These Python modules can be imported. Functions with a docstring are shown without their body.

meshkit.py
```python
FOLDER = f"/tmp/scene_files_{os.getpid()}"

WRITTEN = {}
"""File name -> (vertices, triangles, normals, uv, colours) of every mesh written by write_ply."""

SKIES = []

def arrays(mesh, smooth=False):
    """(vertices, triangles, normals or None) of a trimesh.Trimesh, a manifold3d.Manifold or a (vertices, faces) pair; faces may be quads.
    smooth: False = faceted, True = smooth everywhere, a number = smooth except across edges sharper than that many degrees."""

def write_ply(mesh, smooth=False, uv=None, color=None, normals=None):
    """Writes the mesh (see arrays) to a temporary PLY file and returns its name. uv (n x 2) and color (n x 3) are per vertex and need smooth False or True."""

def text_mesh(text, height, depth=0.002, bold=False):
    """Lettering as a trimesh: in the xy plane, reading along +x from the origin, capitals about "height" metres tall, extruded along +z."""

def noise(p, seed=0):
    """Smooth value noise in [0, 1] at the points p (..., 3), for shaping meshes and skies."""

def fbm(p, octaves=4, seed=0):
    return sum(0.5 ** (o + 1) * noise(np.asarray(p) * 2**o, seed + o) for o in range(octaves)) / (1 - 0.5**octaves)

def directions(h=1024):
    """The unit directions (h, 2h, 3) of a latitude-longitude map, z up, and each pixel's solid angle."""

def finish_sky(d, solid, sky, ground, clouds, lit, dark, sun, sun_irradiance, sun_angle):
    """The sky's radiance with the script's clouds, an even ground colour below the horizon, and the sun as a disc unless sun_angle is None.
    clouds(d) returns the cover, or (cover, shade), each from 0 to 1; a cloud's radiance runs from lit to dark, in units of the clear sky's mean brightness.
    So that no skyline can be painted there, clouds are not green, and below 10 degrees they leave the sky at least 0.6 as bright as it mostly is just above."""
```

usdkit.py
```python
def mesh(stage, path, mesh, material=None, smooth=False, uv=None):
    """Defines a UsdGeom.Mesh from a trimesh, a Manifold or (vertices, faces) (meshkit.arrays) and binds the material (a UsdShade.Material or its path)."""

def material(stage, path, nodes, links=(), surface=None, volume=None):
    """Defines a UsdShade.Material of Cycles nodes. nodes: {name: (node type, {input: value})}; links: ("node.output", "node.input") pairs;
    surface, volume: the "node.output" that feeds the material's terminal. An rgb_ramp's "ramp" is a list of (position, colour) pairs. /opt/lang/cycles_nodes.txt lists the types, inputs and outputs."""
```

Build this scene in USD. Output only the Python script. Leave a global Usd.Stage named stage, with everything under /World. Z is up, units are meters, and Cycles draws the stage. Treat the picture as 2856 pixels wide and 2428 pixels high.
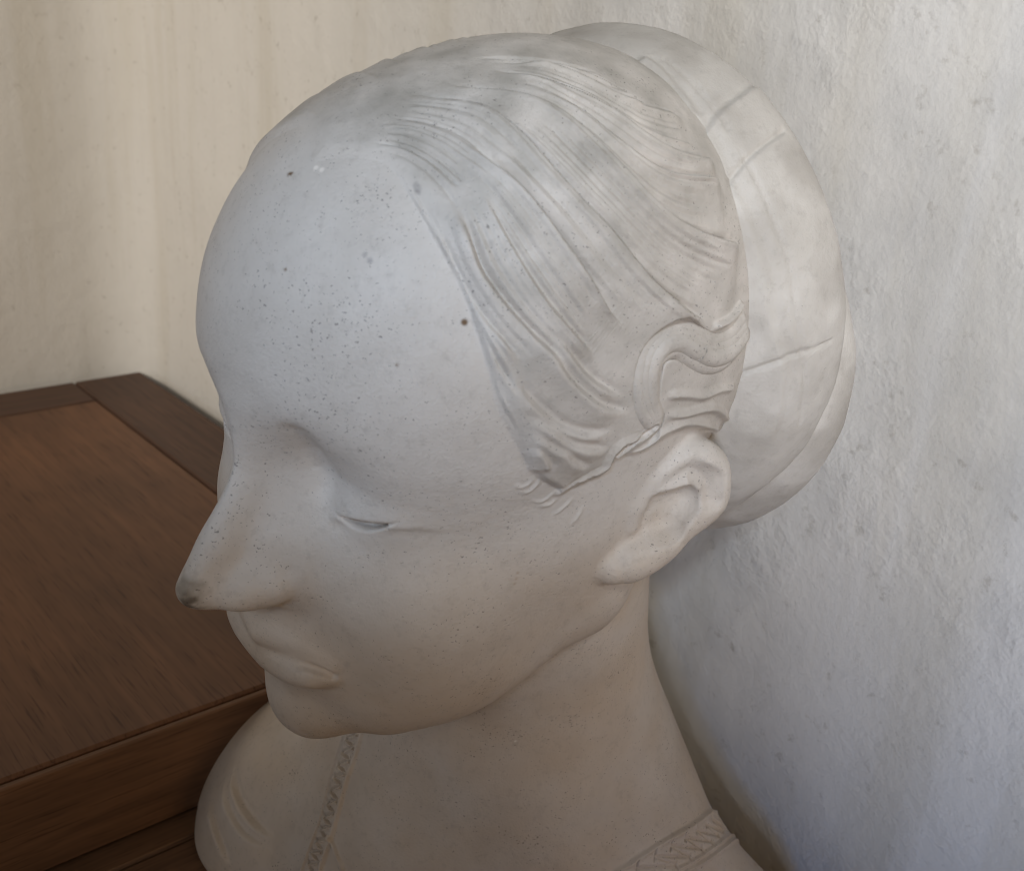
import math, random, json
import numpy as np
from scipy.spatial import cKDTree
import usdkit
from pxr import Usd, UsdGeom, UsdLux, UsdShade, Gf, Sdf, Vt

stage = Usd.Stage.CreateInMemory()
UsdGeom.SetStageUpAxis(stage, UsdGeom.Tokens.z)
UsdGeom.Xform.Define(stage, "/World"); UsdGeom.Scope.Define(stage, "/World/Looks")
rng = np.random.default_rng(7)

# ---------------------------------------------------------------- room frame
# Metres, z up; x runs along the near wall's normal (wall at x = .163), y along that wall; the bust looks towards -x.
# The bust is modelled in its own frame in millimetres (x to the face, y to her left ear, z to the crown) and stands leaning
# forward a little, as the head is bowed: AX holds the room's axes in the bust's frame.
AX = np.array([[-0.98814, 0.10621, -0.11086], [-0.08875, -0.98439, -0.15201], [-0.12528, -0.14037, 0.98214]])
FLOOR = -258.0                                    # level of the board under the bust, in the bust's mm
def room(p): return (np.asarray(p, float) @ AX.T - np.array([0, 0, FLOOR])) / 1000
def room_dir(d): return np.asarray(d, float) @ AX.T

# ---------------------------------------------------------------- camera
CAMP, CAMR, CAMU, CAMC = [239.34346, 233.74396, 206.53684], [-0.70584, 0.7045, 0.07391], [-0.33106, -0.42033, 0.84482], [0.62625, 0.57184, 0.52992]
CAM_POS = room(CAMP)
cam = UsdGeom.Camera.Define(stage, "/World/camera")
R_, U_, B_ = (room_dir(v) for v in (CAMR, CAMU, CAMC))
cam.AddTransformOp().Set(Gf.Matrix4d(*[float(x) for x in (*R_, 0, *U_, 0, *B_, 0, *CAM_POS, 1)]))
cam.CreateHorizontalApertureAttr(36.0); cam.CreateFocalLengthAttr(36 / 2 / math.tan(math.radians(25)))
cam.CreateFStopAttr(20.0); cam.CreateFocusDistanceAttr(0.385)
cam.CreateExposureAttr(0.06)
cam.CreateClippingRangeAttr(Gf.Vec2f(0.02, 100))

# ---------------------------------------------------------------- light: one tall window behind the viewer, and added fill lamps out of view
def rect_light(name, pos, target, w, h, colour, power):
    l = UsdLux.RectLight.Define(stage, "/World/" + name)
    pos, target = np.asarray(pos, float), np.asarray(target, float)
    z = pos - target; z /= np.linalg.norm(z)
    x = np.cross([0, 0, 1], z); x /= np.linalg.norm(x); y = np.cross(z, x)
    l.AddTransformOp().Set(Gf.Matrix4d(*[float(v) for v in (*x, 0, *y, 0, *z, 0, *pos, 1)]))
    l.CreateWidthAttr(w); l.CreateHeightAttr(h); l.CreateColorAttr(Gf.Vec3f(*colour)); l.CreateIntensityAttr(power)
    return l
HEADC = room((0, 0, 30))
def spot_light(name, pos, target, radius, cone, soft, colour, power):
    l = UsdLux.SphereLight.Define(stage, "/World/" + name)
    pos, target = np.asarray(pos, float), np.asarray(target, float)
    z = pos - target; z /= np.linalg.norm(z)
    x = np.cross([0, 0, 1], z); x /= np.linalg.norm(x); y = np.cross(z, x)
    l.AddTransformOp().Set(Gf.Matrix4d(*[float(v) for v in (*x, 0, *y, 0, *z, 0, *pos, 1)]))
    l.CreateRadiusAttr(radius); l.CreateColorAttr(Gf.Vec3f(*colour)); l.CreateIntensityAttr(power)
    sh = UsdLux.ShapingAPI.Apply(l.GetPrim()); sh.CreateShapingConeAngleAttr(cone); sh.CreateShapingConeSoftnessAttr(soft)
spot_light("high_window", HEADC + room_dir((.36, .58, .78)) * 1.25, HEADC + np.array([.03, .05, .17]) + R_ * .13, .08, 15, 1.0, (0.99, 1.0, 0.97), 120)
spot_light("forehead_fill", HEADC + room_dir((.66, .42, .62)) * 1.25, room((70, 34, 90)), .05, 5.5, 1.0, (0.50, 0.71, 1.0), 250)  # added cool spot that brightens the forehead, not a window of its own
rect_light("room_fill", HEADC + room_dir((1.3, -.5, .1)), HEADC - np.array([0, 0, .1]), 1.4, 1.0, (0.82, 0.89, 1.0), 1.0)  # added unseen lamp, fills the face from the front
rect_light("side_fill", HEADC + room_dir((.30, 1.3, -.08)), HEADC - np.array([0, 0, .10]), .5, .8, (1.0, 0.72, 0.42), 3.0)  # added warm fill for neck and jaw, no window there
spot_light("upper_wall_fill", HEADC + room_dir((.9, .9, .45)) * 1.2, np.array([.163, -.32, .40]), .15, 13, 1.0, (0.84, 0.88, 0.97), 142)  # added unseen spot brightening the upper wall beside the cap
spot_light("low_wall_fill", HEADC + room_dir((.9, .9, .10)) * 1.2, np.array([.163, -.32, .02]), .15, 12, 1.0, (0.10, 0.38, 1.0), 26)  # added blue spot for the lower wall, no real source behind it
spot_light("far_wall_fill", np.array([-1.5, -.35, 1.0]), np.array([.10, .70, .42]), .25, 20, 1.0, (1.0, 0.92, 0.82), 38)  # added warm spot lifting the wall around the corner

# ================================================================ shape tools (signed distances, mm)
V=np.array
def ell(p,c,r,R=None):
    q=p-V(c,float)
    if R is not None: q=q@R
    r=V(r,float); k0=np.linalg.norm(q/r,axis=-1); k1=np.linalg.norm(q/(r*r),axis=-1)
    return k0*(k0-1)/np.maximum(k1,1e-6)
def cap(p,a,b,ra,rb):
    a=V(a,float);b=V(b,float);ba=b-a;pa=p-a
    h=np.clip(pa@ba/(ba@ba),0,1)
    return np.linalg.norm(pa-h[...,None]*ba,axis=-1)-(ra+h*(rb-ra))
def poly(p,pts,rs):
    d=None
    for i in range(len(pts)-1):
        e=cap(p,pts[i],pts[i+1],rs[i],rs[i+1]); d=e if d is None else np.minimum(d,e)
    return d
def smin(a,b,k):
    h=np.maximum(k-np.abs(a-b),0)/k
    return np.minimum(a,b)-h*h*k*.25
def smax(a,b,k): return -smin(-a,-b,k)
def local(d,p,c,R,fn):
    """apply fn(d_sub,p_sub) only within R of c"""
    q=p-V(c,float); m=(q*q).sum(-1)<R*R
    if m.any(): d=d.copy(); d[m]=fn(d[m],p[m])
    return d
def mir(p):
    q=p.copy(); q[:,1]=np.abs(q[:,1]); return q
def spline(pts,n=12):
    """Catmull-Rom through pts (N,k)"""
    P=V(pts,float); P=np.vstack([2*P[0]-P[1],P,2*P[-1]-P[-2]]); out=[]
    t=np.linspace(0,1,n,endpoint=False)[:,None]
    for i in range(1,len(P)-2):
        a,b,c,d=P[i-1:i+3]
        out.append(.5*(2*b+(c-a)*t+(2*a-5*b+4*c-d)*t*t+(3*b-a-3*c+d)*t**3))
    return np.vstack(out+[P[-2:-1]])
def rz(a):
    a=np.radians(a);return V([[np.cos(a),-np.sin(a),0],[np.sin(a),np.cos(a),0],[0,0,1]])
def extract(f,lo,hi,h,coarse=4):
    """surface nets of f on a sparse grid, then projected on to f=0"""
    lo=V(lo,float);hi=V(hi,float);n=(np.ceil((hi-lo)/(h*coarse)).astype(int)+1)
    ax=[lo[i]+np.arange(n[i])*h*coarse for i in range(3)]
    g=np.stack(np.meshgrid(*ax,indexing='ij'),-1).reshape(-1,3)
    dc=f(g).reshape(n)
    act=np.abs(dc)<h*coarse*1.9
    N=(n-1)*coarse+1
    up=np.repeat(np.repeat(np.repeat(dc,coarse,0),coarse,1),coarse,2)
    off=coarse//2
    full=up[off:off+N[0],off:off+N[1],off:off+N[2]].astype(np.float32).copy()
    aup=np.repeat(np.repeat(np.repeat(act,coarse,0),coarse,1),coarse,2)[off:off+N[0],off:off+N[1],off:off+N[2]]
    idx=np.argwhere(aup); pts=lo+idx*h
    for s in range(0,len(pts),400000):
        ii=idx[s:s+400000]; full[ii[:,0],ii[:,1],ii[:,2]]=f(pts[s:s+400000])
    s=full<0
    cells=np.zeros(N-1,int); 
    corners=[(a,b,c) for a in (0,1) for b in (0,1) for c in (0,1)]
    for a,b,c in corners: cells+=s[a:N[0]-1+a,b:N[1]-1+b,c:N[2]-1+c]
    ci=np.argwhere((cells>0)&(cells<8)); vid=-np.ones(N-1,int); vid[tuple(ci.T)]=np.arange(len(ci))
    acc=np.zeros((len(ci),3));cnt=np.zeros(len(ci))
    for a in corners:
        for k in range(3):
            if a[k]: continue
            b=list(a);b[k]=1
            va=full[tuple((ci+a).T)];vb=full[tuple((ci+b).T)]
            m=(va<0)!=(vb<0); t=va/(va-vb+1e-12)
            q=ci+V(a,float); q=q.copy(); q[:,k]+=t
            acc[m]+=q[m];cnt[m]+=1
    v=lo+acc/cnt[:,None]*h
    F=[]
    for k in range(3):
        o=[i for i in range(3) if i!=k]
        sl0=[slice(None)]*3;sl1=[slice(None)]*3;sl0[k]=slice(0,-1);sl1[k]=slice(1,None)
        a=s[tuple(sl0)];b=s[tuple(sl1)]; e=np.argwhere(a!=b)
        e=e[(e[:,o[0]]>0)&(e[:,o[1]]>0)&(e[:,o[0]]<N[o[0]]-1)&(e[:,o[1]]<N[o[1]]-1)]
        ins=a[tuple(e.T)]
        def gv(d0,d1):
            q=e.copy();q[:,o[0]]-=d0;q[:,o[1]]-=d1;return vid[tuple(q.T)]
        q=np.stack([gv(1,1),gv(0,1),gv(0,0),gv(1,0)],1)
        flip=~ins if k!=1 else ins
        q[flip]=q[flip][:,::-1]
        F.append(q)
    q=np.vstack(F); 
    fc=np.vstack([q[:,[0,1,2]],q[:,[0,2,3]]])
    return v,fc
def grad(f,p,e=.3):
    g=np.zeros_like(p)
    for k in V([[1,-1,-1],[-1,-1,1],[-1,1,-1],[1,1,1]],float): g+=k*f(p+k*e)[:,None]
    return g/(4*e)
def project(f,v,it=2,e=.3):
    for _ in range(it):
        d=f(v);g=grad(f,v,e); v=v-d[:,None]*g/np.maximum((g*g).sum(1,keepdims=True),.2)
    return v

# ================================================================ head, neck and shoulders
UPL=spline([(95.5,0,-40.5),(94.2,6,-38.8),(92.2,13,-37.6),(89.2,20,-38.8),(86,26,-41.5)],6)
UPR=np.interp(np.linspace(0,1,len(UPL)),[0,.5,1],[2.5,1.5,.6])
LOL=spline([(91.0,0,-52.3),(90.7,7,-51.0),(90.2,13,-49.4),(89.2,18.5,-47.7),(86.6,22.6,-46.8)],6)
LOR=np.interp(np.linspace(0,1,len(LOL)),[0,.5,.8,1],[6.0,6.6,6.2,4.6])
MOU=spline([(100,0,-46),(98.8,5,-44.8),(97.2,10,-43.6),(96,16,-42.3),(92.5,21.5,-42.6),(89.2,25.5,-44),(87.4,27.5,-45.4)],6)
VAL=V([(94,21.5,42),(89,20.8,34),(86,20.6,27),(84.6,21.8,21.5),(83.6,24.5,17)])
def eyes(d,q):
    x,y,z=q.T
    E=V([65.0,29,14.]); S=V([1,.92,1.0]); R=np.linalg.norm((q-E)*S,axis=1)
    up=15.9+.31*(y-30)-.006*(y-30)**2   # lower edge of the upper lid
    lo=13.7+.05*(y-33)+.045*(y-33)**2     # upper edge of the lower lid
    d=smin(d,smax(R-18.2,up-z,1.2),5.0)
    d=smin(d,smax(R-16.0,z-lo,1.2),4.0)
    d=smax(d,-smax(smax(z-up,lo-z,1.0),R-23,2),1.6)
    d=smin(d,R-13.5,1.4)
    return d
TR=rz(14)
def head(p):
    """face, skull, neck (mm)"""
    q=mir(p)
    d=ell(p,(-8,0,44),(104,77,88))
    d=smin(d,ell(p,(33,0,54),(64,62,66)),14)
    d=smin(d,ell(p,(38,0,-8),(57,57,66)),14)
    d=smin(d,ell(p,(38,0,-48),(48,48,44)),14)
    d=smin(d,cap(q,(0,46,-40),(60,19,-70),22,18),16)
    d=smin(d,ell(q,(38,38,-44),(26,20,26)),16)
    d=smin(d,ell(p,(74,0,-79),(17,18,19)),12)
    d=smin(d,ell(q,(54,30,-52),(22,18,20)),18)
    d=smin(d,ell(p,(66.3,0,-44),(30,30,24)),12)
    d=smin(d,ell(q,(54,32,-22),(29,27,32)),14)
    d=smin(d,ell(q,(2,40,-6),(48,31,42)),16)
    # neck
    w=(p-V([-25,0,0]))@TR; w=w.copy(); w[:,2]+=.16*np.maximum(-w[:,1]-25,0); ws=mir(w)
    t=ell(w,(14,0,-270),(82,128,96))
    t=smin(t,cap(ws,(-4,40,-214),(-4,104,-263),44,46),40)
    t=smin(t,cap(ws,(2,116,-266),(14,152,-380),50,57),30)
    t=smin(t,smin(cap(ws,(36,98,-226),(48,98,-258),13,29),cap(ws,(48,98,-258),(50,98,-330),29,33),8),34)
    t=smax(t,-257.5-p@V([-.1253,-.14257,.98182]),3)
    n=cap(p,(-18,0,-30),(-44,0,-190),54,56)
    n=smin(n,t,70)
    d=smin(d,n,12)
    # nose
    n=poly(p,[(86,0,40),(93.6,0,22),(104,0,7.2),(116.8,0,-11.5)],[9,7.0,6.0,5.3])
    n=smin(n,cap(q,(80,7,24),(94.3,10,-9),9,8.8),14)
    n=smin(n,ell(q,(102,8.2,-13.5),(10.5,6.4,6.2)),8)
    n=smin(n,cap(p,(112,0,-13),(101,0,-20),5.5,5),6)
    d=smin(d,n,11)
    # eye sockets
    d=local(d,q,(90,28,18),46,lambda a,x: smax(a,-ell(x,(100,25,23),(14,13,14)),20))
    d=local(d,q,(88,21,28),26,lambda a,x: smax(a,-poly(x,VAL,[.8,2.0,2.6,2.2,1.4]),8))
    d=local(d,q,(68,29,15),32,eyes)
    # wing crease and nostril
    al=spline([(97.5,19.5,-5),(96.8,21.6,-10.5),(96.2,20.6,-16),(96.5,17,-20)],5)
    d=local(d,q,(98,17,-9),22,lambda a,x: smax(smax(a,-(poly(x,al,[.9]*len(al))),4.0),-ell(x,(103.5,21.5,0.5),(6.5,6.5,6.5)),7))
    d=local(d,q,(106,6,-25),10,lambda a,x: smax(a,-cap(x,(108,5.5,-24),(101,8,-20),2.6,2.6),2))
    # lips
    def lips(a,x):
        a=smin(a,poly(x,UPL,UPR),5)
        a=smin(a,poly(x,LOL,LOR),4)
        a=smax(a,-(poly(x,MOU,np.linspace(1.5,.9,len(MOU)))),1.8)
        return a
    d=local(d,q,(94,12,-49),36,lips)
    d=local(d,q,(104,0,-34),10,lambda a,x: smax(a,-cap(x,(106,0,-27),(104.8,0,-38),1.6,2),4))
    return d
def capA(p):
    q=mir(p)
    th=-.10; x=(q[:,0]+70.5)*np.cos(th)+(q[:,2]-35)*np.sin(th); z=-(q[:,0]+70.5)*np.sin(th)+(q[:,2]-35)*np.cos(th)
    y=q[:,1]
    f=np.abs(x/np.where(x>0,40,42)); ex=np.where(x>0,3.4,2.5)
    v=(f**ex+(y/90)**2+(z/96)**2)
    k0=v**.5; k1=np.sqrt((x/45**2)**2+(y/90**2)**2+(z/97**2)**2)
    return k0*(k0-1)/np.maximum(k1,1e-4)
def capB(p):
    return ell(p,(-99,0,7),(44,86,84))

# traced lines of the carving, as points on the bust (mm)
DATA={"hair":{"A":[[43.7,3.1,123.3],[40.0,9.8,123.8],[36.6,17.7,123.0],[33.5,26.0,120.8],[31.3,35.3,116.4],[29.2,42.8,111.6],[25.6,50.9,104.7],[19.4,58.8,96.3],[12.4,65.8,86.4],[2.7,70.7,77.5],[-8.1,73.5,70.2],[-15.1,74.4,65.7]],"A2":[[-15.1,74.4,65.7],[-24.9,73.6,65.3],[-34.9,71.5,67.4]],"B":[[33.0,7.7,126.0],[27.1,17.1,125.4],[22.2,25.5,123.5],[17.2,33.9,120.3],[13.4,41.7,115.8],[9.2,49.5,109.8],[3.3,57.3,102.0],[-3.1,61.8,96.4],[-11.8,64.6,91.7],[-22.7,66.1,87.4],[-32.3,66.0,84.4],[-35.1,65.8,83.4],[-37.9,65.6,82.5]],"B0":[[-19.7,61.1,96.6],[-22.8,61.8,95.0],[-31.9,62.0,92.2]],"Cc":[[44.3,29.5,115.7],[42.7,36.3,112.2],[40.9,42.1,108.4],[38.2,49.0,102.7],[35.1,55.7,95.5],[30.9,61.6,87.6],[26.1,66.4,79.5],[19.9,70.0,72.6]],"D":[[55.0,37.2,105.8],[55.7,43.0,100.1],[56.3,48.8,92.9],[54.8,52.9,88.0],[51.7,57.5,82.1],[46.8,62.3,75.4],[40.1,66.7,68.0]],"D1":[[59.5,34.9,104.8],[60.6,42.1,97.6],[60.2,48.6,89.9],[58.6,53.8,82.6],[55.4,58.2,76.5],[51.5,62.2,69.8]],"E":[[49.1,39.9,106.7],[48.6,47.3,99.8],[46.8,54.2,91.8],[43.5,59.8,84.1],[37.6,65.0,75.9],[30.3,69.2,68.0]],"H":[[18.6,9.8,128.6],[13.8,17.5,127.7],[8.5,26.9,125.3],[0.0,38.2,120.1],[-7.3,46.4,114.3],[-14.2,50.4,110.3],[-23.8,52.4,107.0],[-31.6,52.2,105.6],[-34.5,52.0,104.9],[-37.4,51.7,104.3]],"H1":[[18.7,19.7,126.3],[13.2,27.8,124.1],[8.3,36.5,120.3],[3.2,45.4,114.4],[-4.3,52.6,108.2],[-14.3,55.8,104.4],[-30.9,56.4,100.6],[-33.8,56.4,99.8],[-36.6,56.2,99.0]],"I":[[14.0,8.8,129.5],[6.8,15.2,129.4],[-0.1,23.2,127.6],[-6.1,32.3,123.9],[-11.8,36.9,121.1],[-19.8,39.9,118.6],[-26.8,41.0,116.8],[-29.6,41.4,115.9],[-32.5,41.7,115.0]],"J":[[9.0,11.5,129.8],[-1.5,18.8,129.2],[-5.4,23.0,128.0],[-9.8,28.7,125.6],[-14.6,34.4,122.5],[-16.4,36.4,121.2],[-18.1,38.4,119.8]],"Y0":[[61.9,12.4,114.0],[58.5,19.1,114.0],[56.4,27.3,111.5],[55.7,34.2,107.6],[56.0,40.4,102.5]],"Y1":[[56.6,7.8,117.7],[51.7,15.7,118.4],[48.1,25.2,116.5],[45.8,35.1,111.8],[44.6,42.5,106.6]],"Z":[[26.3,-4.8,127.7],[15.3,1.8,129.8],[5.1,9.5,130.6],[-5.2,17.5,129.7],[-14.7,24.9,127.1]],"K":[[46.0,61.4,78.6],[44.7,63.6,73.5],[40.5,67.0,66.0],[35.4,69.5,60.0],[29.0,71.8,54.4],[22.1,73.5,50.8],[16.4,74.7,49.8]],"K2":[[43.9,62.2,78.3],[41.3,64.6,74.0],[36.3,67.9,67.3],[31.1,70.3,61.6],[25.2,72.3,57.3],[20.3,73.6,54.3]],"L":[[54.4,60.6,70.7],[52.1,63.5,63.1],[46.4,66.7,55.9],[40.5,69.0,50.5],[34.1,70.9,47.0],[28.2,72.4,45.4],[22.0,73.7,44.5]],"M":[[52.3,64.2,57.5],[45.1,67.4,51.5],[39.4,69.4,45.9],[33.5,71.0,42.4],[25.8,72.7,38.9],[21.7,73.7,38.7]],"N":[[50.6,65.3,52.6],[44.7,67.7,46.5],[39.6,69.2,42.7],[36.7,69.9,39.3],[31.5,71.0,35.0],[27.5,72.0,34.6]],"N2":[[48.7,66.2,47.3],[44.6,67.5,41.3],[42.1,67.9,36.6]],"T1":[[51.3,63.7,32.5],[48.8,64.4,30.5],[46.4,65.5,31.1],[45.4,66.4,34.2]],"T2":[[50.0,63.8,29.8],[46.0,65.0,27.9],[43.7,66.4,30.5],[42.8,67.3,33.9]],"T3":[[45.1,64.5,24.6],[40.6,65.9,22.6],[37.7,67.5,25.1],[36.3,68.7,29.2]],"T4":[[42.0,65.1,21.2],[37.8,66.6,20.5],[35.4,67.9,22.9]],"T5":[[36.3,66.6,15.2],[33.1,68.0,17.8],[29.7,69.7,22.1]],"T6":[[29.9,68.6,9.4],[27.4,69.6,13.2],[25.7,70.5,17.9]],"O1":[[5.3,76.1,51.2],[-3.7,76.8,48.4],[-13.8,76.9,44.4],[-23.7,76.1,42.8],[-36.5,73.9,38.1]],"O2":[[4.1,76.5,44.2],[-5.3,76.9,41.4],[-16.0,76.6,39.0],[-26.0,75.4,34.6],[-43.5,69.8,21.5]],"O3":[[18.2,74.2,35.6],[9.5,75.6,36.6],[2.7,76.4,38.4],[-6.4,76.8,37.7],[-17.4,76.1,32.9],[-36.5,71.4,21.2]],"O4":[[20.8,73.5,34.6],[13.2,74.8,33.2],[4.9,75.7,32.0],[-3.4,76.3,33.1],[-14.0,76.0,31.0],[-29.3,73.1,22.9]],"G1":[[-12.5,75.3,62.1],[-19.1,75.6,58.0],[-26.4,75.1,55.5],[-33.7,73.9,55.8],[-38.4,72.5,58.5]],"G2":[[3.6,74.5,63.8],[-2.3,75.0,63.4],[-7.8,75.9,58.8],[-15.2,76.2,54.6],[-24.7,75.7,52.0],[-35.1,74.0,52.6]],"G3":[[15.4,74.5,54.0],[14.6,73.7,60.8],[12.6,73.0,66.0],[8.0,72.8,69.1],[1.7,73.4,69.3],[-6.8,74.5,66.2]]},"cord":[[-40.6,71.7,60.2],[-28.8,74.6,56.6],[-17.5,75.7,57.6],[-7.7,75.2,62.8],[-0.7,74.1,67.0],[5.8,73.5,67.5],[10.9,73.6,64.5],[12.9,74.4,58.1],[11.8,75.4,50.5],[8.0,76.1,43.6],[9.6,75.8,40.1]],"cord2":[[6.6,76.2,42.4],[10.1,75.7,38.8],[18.0,74.4,38.0],[21.0,73.6,35.8],[22.6,72.7,30.9],[27.5,71.3,29.4],[32.3,69.7,28.0],[35.6,68.2,25.2]],"hairline":[[68.5,2.9,111.0],[65.8,7.8,112.4],[62.6,14.1,113.1],[61.0,20.1,112.2],[61.9,33.2,104.5],[61.2,43.3,95.7],[60.3,50.3,87.2],[59.3,58.0,71.6],[57.3,61.9,57.8],[50.0,65.5,42.5],[46.6,66.0,34.8]],"torso":{"bl":[[15.3,-46.5,-155.5],[24.1,-43.8,-166.0],[32.6,-40.7,-176.6],[39.2,-38.0,-185.4],[49.6,-32.4,-200.7],[57.1,-31.1,-214.5],[63.2,-30.6,-227.6]],"br":[[17.9,-35.5,-144.4],[24.8,-32.5,-156.2],[31.9,-29.7,-167.9],[34.6,-28.7,-172.2],[41.4,-27.0,-183.5],[50.7,-22.8,-199.2],[59.6,-20.9,-216.8],[63.4,-20.0,-225.1]],"diag":[[52.1,-24.5,-202.4],[53.0,-21.2,-203.3],[56.2,-9.0,-207.7],[57.8,-1.9,-211.3]],"ru":[[-6.7,81.0,-178.8],[-13.3,82.7,-177.0],[-34.3,86.3,-175.6],[-57.2,87.6,-181.8],[-69.2,86.2,-187.5],[-80.0,83.9,-195.2],[-88.3,81.8,-204.4]],"rl":[[-28.6,94.2,-185.4],[-38.1,95.3,-186.2],[-72.9,95.3,-198.8],[-83.0,93.4,-206.5],[-91.2,91.5,-215.6],[-97.1,90.2,-225.0]],"rl2":[[-33.4,96.6,-187.4],[-42.6,97.7,-188.9],[-80.2,96.4,-205.4],[-89.0,94.3,-214.1],[-96.0,92.6,-223.7],[-100.9,91.5,-233.2]],"f1":[[46.3,-108.7,-231.9],[56.8,-91.9,-232.2],[60.5,-74.9,-231.3],[60.7,-62.1,-229.7],[59.4,-51.7,-226.2]],"f2":[[53.1,-107.8,-238.4],[60.7,-92.8,-236.8],[64.8,-75.3,-236.2],[64.3,-64.8,-234.7],[62.0,-51.3,-230.3]],"f3":[[61.6,-109.7,-248.7],[69.6,-89.8,-246.0],[73.5,-75.9,-248.6],[75.1,-69.0,-251.9]]},"ear":{"n":[0.4236,0.8977,0.121],"helix":[[1.3,73.5,10.5],[-0.8,73.9,15.4],[-4.7,75.2,19.6],[-9.4,76.9,22.8],[-14.2,79.1,23.8],[-18.6,81.4,21.7],[-21.3,83.3,17.3],[-22.2,84.5,11.8],[-20.9,84.7,5.9],[-17.3,83.6,1.0],[-12.3,81.9,-3.8],[-6.5,79.7,-8.1],[-1.3,77.8,-11.9]],"lobe":[[-2.2,77.1,-11.6],[4.2,74.3,-13.7],[8.4,72.5,-14.7]],"concha":[[0.3,73.7,4.9],[-6.8,76.8,6.3],[-11.5,78.9,7.3],[-6.3,77.5,-0.9],[-0.0,75.1,-4.3]],"fossa":[[-6.4,75.3,16.2],[-13.3,78.1,19.4],[-20.0,82.0,13.9],[-20.4,83.1,7.5]],"crus":[[0.6,73.5,13.2],[-4.9,76.3,11.7],[-12.1,80.0,9.6],[-17.8,82.8,8.6]],"tragus":[[4.8,70.6,11.9],[3.3,72.1,6.3],[3.4,72.8,0.0]],"plate":[[-3.7,71.5,10.5],[-9.5,73.6,15.2],[-17.7,77.1,17.8],[-22.5,80.0,13.1],[-22.5,81.1,4.5],[-16.3,79.0,-1.7],[-9.2,76.5,-7.9],[-2.1,73.9,-13.1]]},"up":[-0.12528,-0.14037,0.98214],"e1":[-0.98814,0.10621,-0.11086],"e2":[-0.08875,-0.98439,-0.15201],"spots":{"a":[62.4,52.3,81.2],"b":[74.8,-5.1,105.8],"b2":[74.6,-4.1,106.1],"w1":[71.3,2.3,109.0],"w2":[71.1,4.5,109.0],"d":[78.0,44.6,70.7],"e":[59.0,29.7,108.6],"g":[88.5,11.5,87.7],"h":[56.6,46.9,95.2],"k":[44.8,62.9,-6.0],"k2":[44.4,62.9,-3.8],"k3":[45.1,62.8,-7.8],"scr":[76.2,28.8,94.8],"scr2":[75.8,30.7,93.8],"tip":[121.5,2.1,-10.0],"ws":[8.9,39.3,-121.7],"cd":[79.2,23.2,-77.0],"ck":[70.2,54.6,-12.4],"jw":[16.5,29.4,-108.1],"lp":[85.0,17.6,-65.8]}}
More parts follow.
